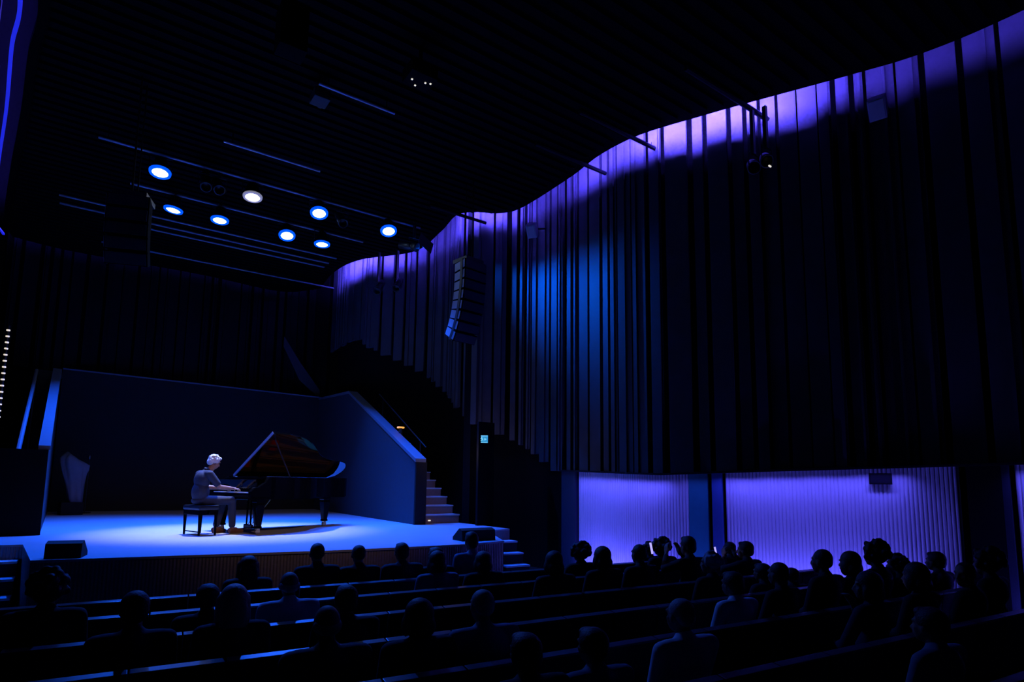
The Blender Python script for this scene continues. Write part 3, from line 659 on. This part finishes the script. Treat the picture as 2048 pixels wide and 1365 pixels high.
# head, local frame: origin at head centre, facing +Y, 0.23 m tall
HEAD = [E_((0, -.012, .022), (.076, .094, .094)), E_((0, .028, -.045), (.056, .062, .066)), E_((0, .055, -.085), (.032, .028, .024)),
        C_((0, .084, .012), (0, .103, -.028), .010, .014), E_((.076, -.005, -.01), (.010, .022, .033)), E_((-.076, -.005, -.01), (.010, .022, .033)),
        C_((-.045, .074, .028), (.045, .074, .028), .011, .011), C_((-.02, .086, -.058), (.02, .086, -.058), .008, .008), E_((.04, .06, -.02), (.022, .018, .018)), E_((-.04, .06, -.02), (.022, .018, .018))]
def hair_prims(kind):
    if kind == 'short': return [E_((0, -.024, .036), (.087, .100, .096)), E_((0, -.065, -.01), (.076, .055, .07)), E_((.066, -.01, .02), (.02, .04, .04)), E_((-.066, -.01, .02), (.02, .04, .04)), E_((0, .045, .092), (.06, .035, .028))]
    if kind == 'crop': return [E_((0, -.020, .032), (.081, .095, .090)), E_((0, -.06, .0), (.070, .05, .06))]
    if kind == 'bald': return [E_((0, -.070, -.015), (.074, .042, .045)), E_((.068, -.035, -.005), (.018, .045, .035)), E_((-.068, -.035, -.005), (.018, .045, .035))]
    if kind == 'long': return [E_((0, -.026, .036), (.092, .104, .098)), E_((0, -.075, -.06), (.095, .060, .12)), E_((0, -.082, -.17), (.105, .050, .11)), C_((.082, .0, .03), (.092, -.01, -.15), .028, .03), C_((-.082, .0, .03), (-.092, -.01, -.15), .028, .03)]
    if kind == 'bob': return [E_((0, -.024, .036), (.096, .106, .10)), E_((0, -.06, -.05), (.10, .075, .085)), E_((.085, -.005, -.045), (.026, .05, .075)), E_((-.085, -.005, -.045), (.026, .05, .075))]
    if kind == 'bun': return [E_((0, -.022, .034), (.084, .098, .094)), E_((0, -.06, -.005), (.076, .055, .065)), E_((0, -.11, .085), (.045, .045, .042))]
    if kind in ('curly', 'bigcurly'):
        rnd = random.Random(11 if kind == 'curly' else 23); k = 1.0 if kind == 'curly' else 1.28; P = [E_((0, -.03, .03), (.088*k, .098*k, .092*k))]
        for i in range(46):
            u, v = rnd.uniform(0, 2*math.pi), rnd.uniform(-.45, 1); r = math.sqrt(max(0, 1-v*v)); d = Vector((r*math.cos(u), r*math.sin(u), v))
            if d.y > .55 and d.z < .5: continue
            P.append(E_(Vector((0, -.03, .03))+Vector((d.x*.088*k, d.y*.098*k, d.z*.094*k)), [rnd.uniform(.016, .028)*k]*3))
        return P
    if kind == 'pony': return [E_((0, -.022, .034), (.084, .098, .094)), E_((0, -.06, -.005), (.076, .055, .065)), C_((0, -.115, .03), (0, -.16, -.02), .03, .032), C_((0, -.16, -.02), (0, -.15, -.17), .032, .012)]
def hand(wr, d, palm_n, s=1., curl=.5, side=1):
    """wrist point, pointing direction, palm normal (towards the held thing); side=+1 thumb on d x n side"""
    wr, d, n = Vector(wr), Vector(d).normalized(), Vector(palm_n).normalized(); n = (n-d*n.dot(d)).normalized(); t = d.cross(n).normalized()*side
    P = [C_(wr, wr+d*.03*s, .022*s, .024*s)]
    for k in range(4): P.append(C_(wr+d*.02*s+t*(.024-.016*k)*s, wr+d*.085*s+t*(.030-.020*k)*s, .013*s, .012*s))
    for k, L in enumerate((.068, .076, .070, .054)):
        b0 = wr+d*.088*s+t*(.030-.020*k)*s; a1 = curl*.6; a2 = curl*1.3
        b1 = b0+(d*math.cos(a1)+n*math.sin(a1))*L*.5*s; b2 = b1+(d*math.cos(a2)+n*math.sin(a2))*L*.5*s
        P += [C_(b0, b1, .0095*s, .0088*s), C_(b1, b2, .0088*s, .0075*s)]
    b0 = wr+d*.025*s+t*.024*s; b1 = b0+(d*.6+t*.75+n*.25).normalized()*.04*s; b2 = b1+(d*.85+t*.3+n*.4).normalized()*.032*s
    P += [C_(b0, b1, .012*s, .0105*s), C_(b1, b2, .0105*s, .0085*s)]; return P

# seated listener, local frame: origin on floor under the hips, facing +Y, head top 1.30
def arms_of(pose):
    if pose == 'phone': return {1: ((.195, -.05, 1.0), (.30, .10, .93), (.13, .27, 1.08)), -1: ((-.195, -.05, 1.0), (-.30, .10, .93), (-.10, .27, 1.08))}
    if pose == 'chin': return {1: ((.195, -.05, 1.0), (.25, .16, .78), (.06, .17, 1.02)), -1: ((-.195, -.05, 1.0), (-.25, .06, .74), (-.05, .26, .66))}
    return {1: ((.195, -.05, 1.0), (.215, .03, .74), (.09, .28, .63)), -1: ((-.195, -.05, 1.0), (-.215, .03, .74), (-.09, .28, .63))}
VAR = {}
def variant(hair, yaw=0, pitch=0, pose='lap', build=1., big=1.):
    def cached(key, fn):
        if key not in VAR: VAR[key] = fn()
        return VAR[key]
    HM = Matrix.Translation((0, .005, 1.187)) @ Matrix.Rotation(math.radians(yaw), 4, 'Z') @ Matrix.Rotation(math.radians(-pitch), 4, 'X')
    b = build; ar = arms_of(pose)
    body = xf(HEAD, HM)+[C_((0, -.045, 1.02), (0, -.01, 1.13), .055, .05), E_((0, -.04, .93), (.15*b, .095, .13)), E_((0, -.02, .66), (.14*b, .105, .15)), C_((-.13, -.05, 1.0), (.13, -.05, 1.0), .055, .055)]
    sh = [E_((0, -.045, .93), (.175*b, .118, .15)), E_((0, -.025, .70), (.165*b, .128, .20)), C_((-.15*b, -.05, 1.005), (.15*b, -.05, 1.005), .064, .064), C_((0, -.045, 1.0), (0, -.035, 1.055), .085, .066)]
    tr = [E_((0, -.02, .56), (.175*b, .135, .10))]
    for s in (1, -1):
        S, El, Wr = ar[s]; S = (S[0]*b, S[1], S[2]); body += [C_(S, El, .046, .038), C_(El, Wr, .038, .026)]
        dd = (Vector(Wr)-Vector(El)).normalized(); body += hand(Wr, dd if pose != 'phone' else (-s*.2, .2, 1), (0, 0, -1) if pose == 'lap' else (-s, 0, 0), 1, .7, s)
        sh += [C_(S, El, .062, .052), C_(El, Vector(El).lerp(Vector(Wr), .8), .052, .040)]
        H, K, F = (s*.10, .0, .54), (s*.13, .42, .53), (s*.13, .43, .09)
        body += [C_(H, K, .075, .055), C_(K, F, .052, .036)]; tr += [C_(H, K, .092, .070), C_(K, (s*.13, .43, .14), .070, .055)]
    shoes = []
    for s in (1, -1): shoes += [C_((s*.13, .40, .05), (s*.14, .55, .04), .048, .036)]
    return dict(body=cached(('b', yaw, pose, build), lambda: blob(body, .012, 3)), shirt=cached(('s', pose, build), lambda: blob(sh, .016, 5)), trousers=cached(('t', build), lambda: blob(tr, .02, 4)),
                shoes=cached('shoes', lambda: blob(shoes, .016, 2)), hair=cached(('h', hair, yaw), lambda: blob(xf(hair_prims(hair), HM), .010 if 'curly' in hair else .012, 2 if 'curly' in hair else 4)))
def tinted(me, m):
    key = (me.name, m.name)
    if key not in VAR: c = me.copy(); c.materials.clear(); c.materials.append(m); VAR[key] = c
    return VAR[key]
ROWS = [6.6, 5.87, 5.03, 4.2, 3.37, 2.53, 1.7]; RS = -.095
def row_y(k, x): return ROWS[k]+RS*(x-2.5)
H_BLK = mat('black hair', (.008, .007, .007), .6, bump=.5, bscale=80); H_BRN = mat('dark brown hair', (.02, .013, .009), .6, bump=.5, bscale=80)
H_GRY = mat('grey hair', (.30, .30, .32), .6, var=.3, bump=.5, bscale=80); H_BLD = mat('pale blonde hair', (.40, .36, .30), .55, var=.3, bump=.5, bscale=80)
T_BLK = mat('black cloth', (.006, .006, .008), .85, bump=.3, bscale=20); T_NVY = mat('navy cloth', (.012, .014, .03), .85, bump=.3, bscale=20); T_GRY = mat('grey cloth', (.05, .05, .055), .85, bump=.3, bscale=20)
T_LBL = mat('light blue shirt', (.60, .64, .74), .8, bump=.5, bscale=14); T_WHT = mat('pale shirt', (.45, .45, .48), .8, bump=.5, bscale=14); T_DEN = mat('denim cloth', (.14, .16, .24), .8, bump=.4, bscale=18)
T_TRO = mat('dark trousers', (.008, .008, .01), .85)
PEOPLE = [  # x, row, head top, hair, hair colour, cloth, yaw, pose, build, label
 (-.11, 2, 1.28, 'bigcurly', H_BLK, T_BLK, 0, 'lap', 1., 'person with a big dark mop of hair at the lower left by the steps'),
 (.35, 3, 1.24, 'short', H_BLK, T_BLK, 0, 'lap', 1., 'person with dark hair seated second from the left edge'),
 (.89, 2, 1.13, 'short', H_BRN, T_BLK, 0, 'lap', .95, 'dark-haired person just left of the one with long pale hair'),
 (.91, 3, 1.24, 'long', H_BLD, T_NVY, 0, 'lap', .95, 'person with long pale hair lit blue from the stage'),
 (1.51, 0, 1.15, 'long', H_BRN, T_BLK, 0, 'lap', .95, 'person with long dark hair in the front row below the piano'),
 (1.49, 2, 1.19, 'bald', H_GRY, T_LBL, 0, 'lap', 1., 'balding person in a light shirt seen below the tail of the piano'),
 (2.20, 0, 1.26, 'crop', H_BLK, T_BLK, 0, 'lap', 1., 'leftmost of three short-haired people outlined against the stage front'),
 (2.66, 0, 1.22, 'crop', H_BRN, T_BLK, 0, 'lap', 1., 'middle one of three short-haired people outlined against the stage front'),
 (3.17, 0, 1.22, 'short', H_BLK, T_NVY, 0, 'lap', 1.05, 'rightmost of three short-haired people outlined against the stage front'),
 (3.60, 0, 1.15, 'short', H_BLK, T_BLK, 15, 'lap', .95, 'front-row person half hidden behind a head right of the stage centre'),
 (3.24, 1, 1.19, 'bob', H_BLK, T_DEN, 0, 'lap', 1., 'person with bobbed hair covering the half-hidden front-row person'),
 (4.08, 0, 1.32, 'short', H_BLK, T_DEN, 0, 'lap', 1.05, 'tallest front-row person, head against the right stage corner'),
 (3.80, 1, 1.16, 'bob', H_BRN, T_BLK, 0, 'lap', 1., 'person right behind the tallest front-row person'),
 (1.25, 4, 1.22, 'bald', H_GRY, T_GRY, 0, 'lap', 1.1, 'large grey balding person at the lower centre left'),
 (1.66, 3, 1.18, 'short', H_BLK, T_BLK, 0, 'lap', 1., 'dark-haired person just behind the large balding head'),
 (1.82, 4, 1.20, 'bob', H_BLK, T_NVY, 0, 'lap', 1.05, 'person with dark bobbed hair right of the large balding head'),
 (2.27, 4, 1.23, 'crop', H_GRY, T_DEN, 0, 'lap', 1.1, 'short grey-haired person at the lower centre with sloping denim shoulders'),
 (2.02, 5, 1.14, 'short', H_BLK, T_BLK, 0, 'lap', 1.05, 'dark-haired person lowest in the picture centre'),
 (4.12, 2, 1.23, 'bob', H_BRN, T_BLK, 0, 'lap', 1., 'person in front of the dark pier left of the glowing wall'),
 (5.16, 1, 1.19, 'bigcurly', H_BLK, T_BLK, 0, 'lap', 1., 'curly-haired person at the left edge of the glowing wall'),
 (4.76, 2, 1.25, 'bob', H_BLK, T_BLK, 0, 'lap', 1., 'second person from the left against the glowing wall'),
 (5.30, 2, 1.26, 'crop', H_BLK, T_BLK, 0, 'lap', 1., 'third person from the left against the glowing wall'),
 (7.03, 0, 1.08, 'curly', H_BLK, T_BLK, 0, 'lap', 1., 'small head peeping between two people against the first glowing panel'),
 (6.51, 1, 1.20, 'bigcurly', H_BRN, T_BLK, 0, 'lap', 1., 'person with wild curly hair left of the one raising a phone'),
 (6.08, 2, 1.32, 'short', H_BLK, T_BLK, 0, 'phone', 1., 'person with both arms raised to hold up a phone'),
 (5.46, 3, 1.24, 'curly', H_GRY, T_BLK, 20, 'lap', 1., 'person with grey curly hair in front of the teal door reveal'),
 (7.88, 1, 1.12, 'crop', H_BLK, T_BLK, 0, 'lap', .95, 'left one of two close heads at the left end of the long glowing panel'),
 (7.11, 2, 1.22, 'short', H_BLK, T_BLK, 25, 'phone', .95, 'right one of two close heads, holding a small lit phone'),
 (6.28, 3, 1.08, 'short', H_BLK, T_BLK, 0, 'lap', .9, 'leftmost of the three low heads below the long glowing panel'),
 (5.36, 4, 1.24, 'crop', H_BLK, T_BLK, 0, 'lap', .9, 'middle one of the three low heads below the long glowing panel'),
 (6.78, 3, 1.01, 'crop', H_BLK, T_BLK, 0, 'lap', .9, 'rightmost of the three low heads below the long glowing panel'),
 (6.03, 4, 1.33, 'crop', H_BLK, T_BLK, 10, 'lap', 1., 'short-haired person left of the four heads under the dark sign'),
 (6.49, 4, 1.28, 'bob', H_BRN, T_BLK, 0, 'lap', 1., 'person with bobbed hair just left of the tallest head under the dark sign'),
 (6.95, 4, 1.35, 'bigcurly', H_BLK, T_BLK, 0, 'lap', 1., 'person with a round curly head, highest under the dark sign'),
 (7.37, 4, 1.21, 'curly', H_BLK, T_BLK, 0, 'lap', 1., 'curly-haired person just right of the highest head under the dark sign'),
 (5.98, 5, 1.29, 'bob', H_BRN, T_BLK, 0, 'lap', 1., 'person with bobbed hair behind a small lit screen at right'),
 (8.20, 4, 1.20, 'short', H_BLK, T_BLK, 0, 'lap', 1., 'person with prominent ears near the right end of the long glowing panel'),
 (6.86, 5, 1.25, 'crop', H_BLK, T_BLK, 80, 'lap', 1., 'person seen in profile before the tall dark door'),
 (7.30, 5, 1.34, 'bigcurly', H_BLK, T_BLK, 0, 'lap', 1., 'rightmost person, curly head lost against the tall dark door'),
 (4.73, 4, 1.19, 'short', H_BLK, T_LBL, 0, 'lap', 1., 'dark-haired person with a pale collar below the two close heads'),
 (3.17, 5, 1.23, 'crop', H_GRY, T_LBL, 0, 'lap', 1.1, 'grey-haired person in a rumpled light blue shirt at the bottom'),
 (5.25, 5, 1.26, 'bob', H_BLK, T_NVY, 35, 'chin', 1., 'person turned left with cheek lit, below the dark sign'),
 (4.38, 6, 1.20, 'short', H_BLK, T_DEN, 0, 'lap', 1.1, 'person in dark denim whose shoulder shows at the lower right corner'),
 (2.47, 5, 1.12, 'short', H_BRN, T_DEN, 0, 'lap', 1.05, 'person cut by the bottom edge left of the light blue shirt'),
]
ROT = math.atan(RS)
for (x, k, ht, hair, hc, cl, yaw, pose, bld, lb) in PEOPLE:
    V = variant(hair, yaw, 0, pose, bld)
    o = obj('person', tinted(V['body'], M_SKIN_SHADE), None); o.location = (x, row_y(k, x)+.10, 0); o.rotation_euler = (0, 0, ROT); s = ht/1.302
    o.scale = (.97, .97, s); tag(o, lb, 'person', 'seated audience')
    for nm, m in (('hair', hc), ('shirt', cl), ('trousers', T_TRO), ('shoes', M_BLACK)):
        h = obj(nm, tinted(V[nm], m), None, o)

# phones
def phone(loc, rz, tilt, label):
    e = tag(empty('phone', loc, rz), label, 'phone'); e.rotation_euler = (tilt, 0, rz)
    obj('case', box(-.037, .037, 0, .009, -.075, .075, bev=.003), M_BLACK, e); obj('screen', box(-.033, .033, -.002, 0, -.068, .068), M_SCREEN, e)
phone((5.78, 5.10, 1.17), .35, -.2, 'lit phone held up by the person with raised arms'); phone((6.92, 5.0, 1.07), .3, -.2, 'small lit phone beside the right one of two close heads')
phone((6.05, 2.75, 1.02), .2, -.3, 'lit phone screen glowing low at the right')

# ------------------------------------------------------------------ theatre seats
def seat_parts():
    P = {}
    def mk(n, bm, m): me = bpy.data.meshes.new(n); bmesh.ops.recalc_face_normals(bm, faces=bm.faces); bm.to_mesh(me); bm.free(); me.materials.append(m); P[n] = me
    R = Matrix.Translation((0, -.16, .42)) @ Matrix.Rotation(.14, 4, 'X')
    mk('backrest', box(-.247, .247, -.05, .02, -.05, .43, bev=.015, M=R), M_SEAT); mk('cap_highlight', box(-.246, .246, -.052, .012, .43, .448, bev=.005, M=R), M_SEATGLINT)
    mk('cushion', box(-.24, .24, -.14, .30, .36, .45, bev=.03), M_SEAT); mk('pedestal', box(-.04, .04, -.12, .10, 0, .36, bev=.008), M_METAL); return P
SP = seat_parts(); RN = ['front', 'second', 'third', 'fourth', 'fifth', 'sixth', 'seventh']
for k in range(7):
    x = -.30+.13*k
    while x < 8.35:
        y = row_y(k, x)
        # leave out what the picture cannot show: seats below the frame
        if not (k >= 4 and x < .4*(k-3)) and y > .8 and not (k < 2 and x > 7.9):
            e = tag(empty('theatre_seat', (x, y-.02, 0), ROT), 'dark theatre seat in the %s row from the stage' % RN[k], 'seat', '%s row of theatre seats' % RN[k])
            for n, me in SP.items(): obj(n, me, None, e)
        x += .5

# ------------------------------------------------------------------ pianist (piano frame: facing +X, audience on -Y)
RX = Matrix.Rotation(-math.pi/2, 4, 'Z')    # head frame +Y -> +X
HM = Matrix.Translation((-.325, 0, 1.245)) @ RX @ Matrix.Rotation(math.radians(-24), 4, 'X')
body = xf(HEAD, HM)+[C_((-0.460, 0, 1.05), (-0.340, 0, 1.17), .058, .054), E_((-0.510, 0, .94), (.10, .15, .14)), E_((-0.530, 0, .70), (.11, .14, .16)), C_((-0.480, -.14, 1.03), (-0.480, .14, 1.03), .055, .055)]
shirt = [E_((-0.515, 0, .93), (.122, .180, .165)), E_((-0.530, 0, .72), (.135, .172, .20)), E_((-0.500, 0, .60), (.135, .175, .09)), C_((-0.485, -.155, 1.035), (-0.485, .155, 1.035), .066, .066), C_((-0.475, 0, 1.03), (-0.445, 0, 1.09), .085, .062)]
tro = [E_((-0.510, 0, .575), (.15, .178, .085))]; shoes = []
for s in (-1, 1):
    S = (-0.480, s*.195, 1.03); El = (-0.340, s*.275, .81); Wr = (-.05, s*.19, .785)
    body += [C_(S, El, .048, .040), C_(El, Vector(El).lerp(Vector(Wr), .4), .041, .040), C_(Vector(El).lerp(Vector(Wr), .4), Wr, .040, .026)]
    body += hand(Wr, (1, -s*.12, -.12), (0, 0, -1), 1.02, .75, -s if s > 0 else -s)
    mid = Vector(S).lerp(Vector(El), .72); shirt += [C_(S, mid, .066, .062)]
    H, K, F = (-0.480, s*.10, .575), (-.04, s*.15, .575), (((.0, s*.14, .10)) if s < 0 else (-.16, s*.13, .10))
    body += [C_(H, K, .075, .055), C_(K, F, .052, .036)]; tro += [C_(H, K, .092, .073), C_(K, Vector(K).lerp(Vector(F), .9), .070, .058)]
    shoes += [C_((F[0]-.03, F[1], .055), (F[0]+.06, F[1], .06), .045, .045), C_((F[0]+.06, F[1], .05), (F[0]+.17, F[1]+s*.015, .035), .045, .032), C_((F[0]-.03, F[1], .02), (F[0]+.17, F[1]+s*.015, .018), .03, .025)]
hairp = [E_((0, -.024, .038), (.088, .102, .098)), E_((0, -.068, -.012), (.078, .055, .072)), E_((.07, -.012, .015), (.022, .045, .05)), E_((-.07, -.012, .015), (.022, .045, .05)), E_((0, .05, .092), (.064, .04, .03))]
rn = random.Random(4)
for i in range(40):
    u, v = rn.uniform(0, 2*math.pi), rn.uniform(-.3, 1); r = math.sqrt(1-v*v); dv = Vector((r*math.cos(u), r*math.sin(u), v))
    if dv.y > .5 and dv.z < .6: continue
    hairp.append(E_((dv.x*.086, -.024+dv.y*.100, .038+dv.z*.096), [rn.uniform(.010, .016)]*3))
bme = blob(body, .0065, 3); bme.materials.append(M_SKIN)
pn = obj('person', bme, None); pn.location = PO; pn.rotation_euler = (0, 0, TH)
tag(pn, 'white-haired pianist in a slate polo shirt bending over the keys', 'person')
for nm, pr, m, vx in (('shirt', shirt, M_POLO, .009), ('trousers', tro, M_JEAN, .010), ('shoes', shoes, M_SHOE, .008), ('hair', xf(hairp, HM), M_WHAIR, .006)):
    me = blob(pr, vx, 4 if nm != 'hair' else 1); me.materials.append(m); obj(nm, me, None, pn)
col = obj('collar', lathe([(.062, 0), (.072, .0), (.066, .035), (.058, .035)], 20, M=Matrix.Translation((-0.445, 0, 1.085)) @ Matrix.Rotation(.6, 4, 'Y')), M_POLO, pn, True)
ey = bmesh.new()
for s in (-1, 1): bmesh.ops.create_uvsphere(ey, u_segments=10, v_segments=8, radius=.011, matrix=HM @ Matrix.Translation((s*.031, .078, .004)))
obj('eyes', ey, M_EBONY, pn)
bpy.data.scenes.remove(TMP)
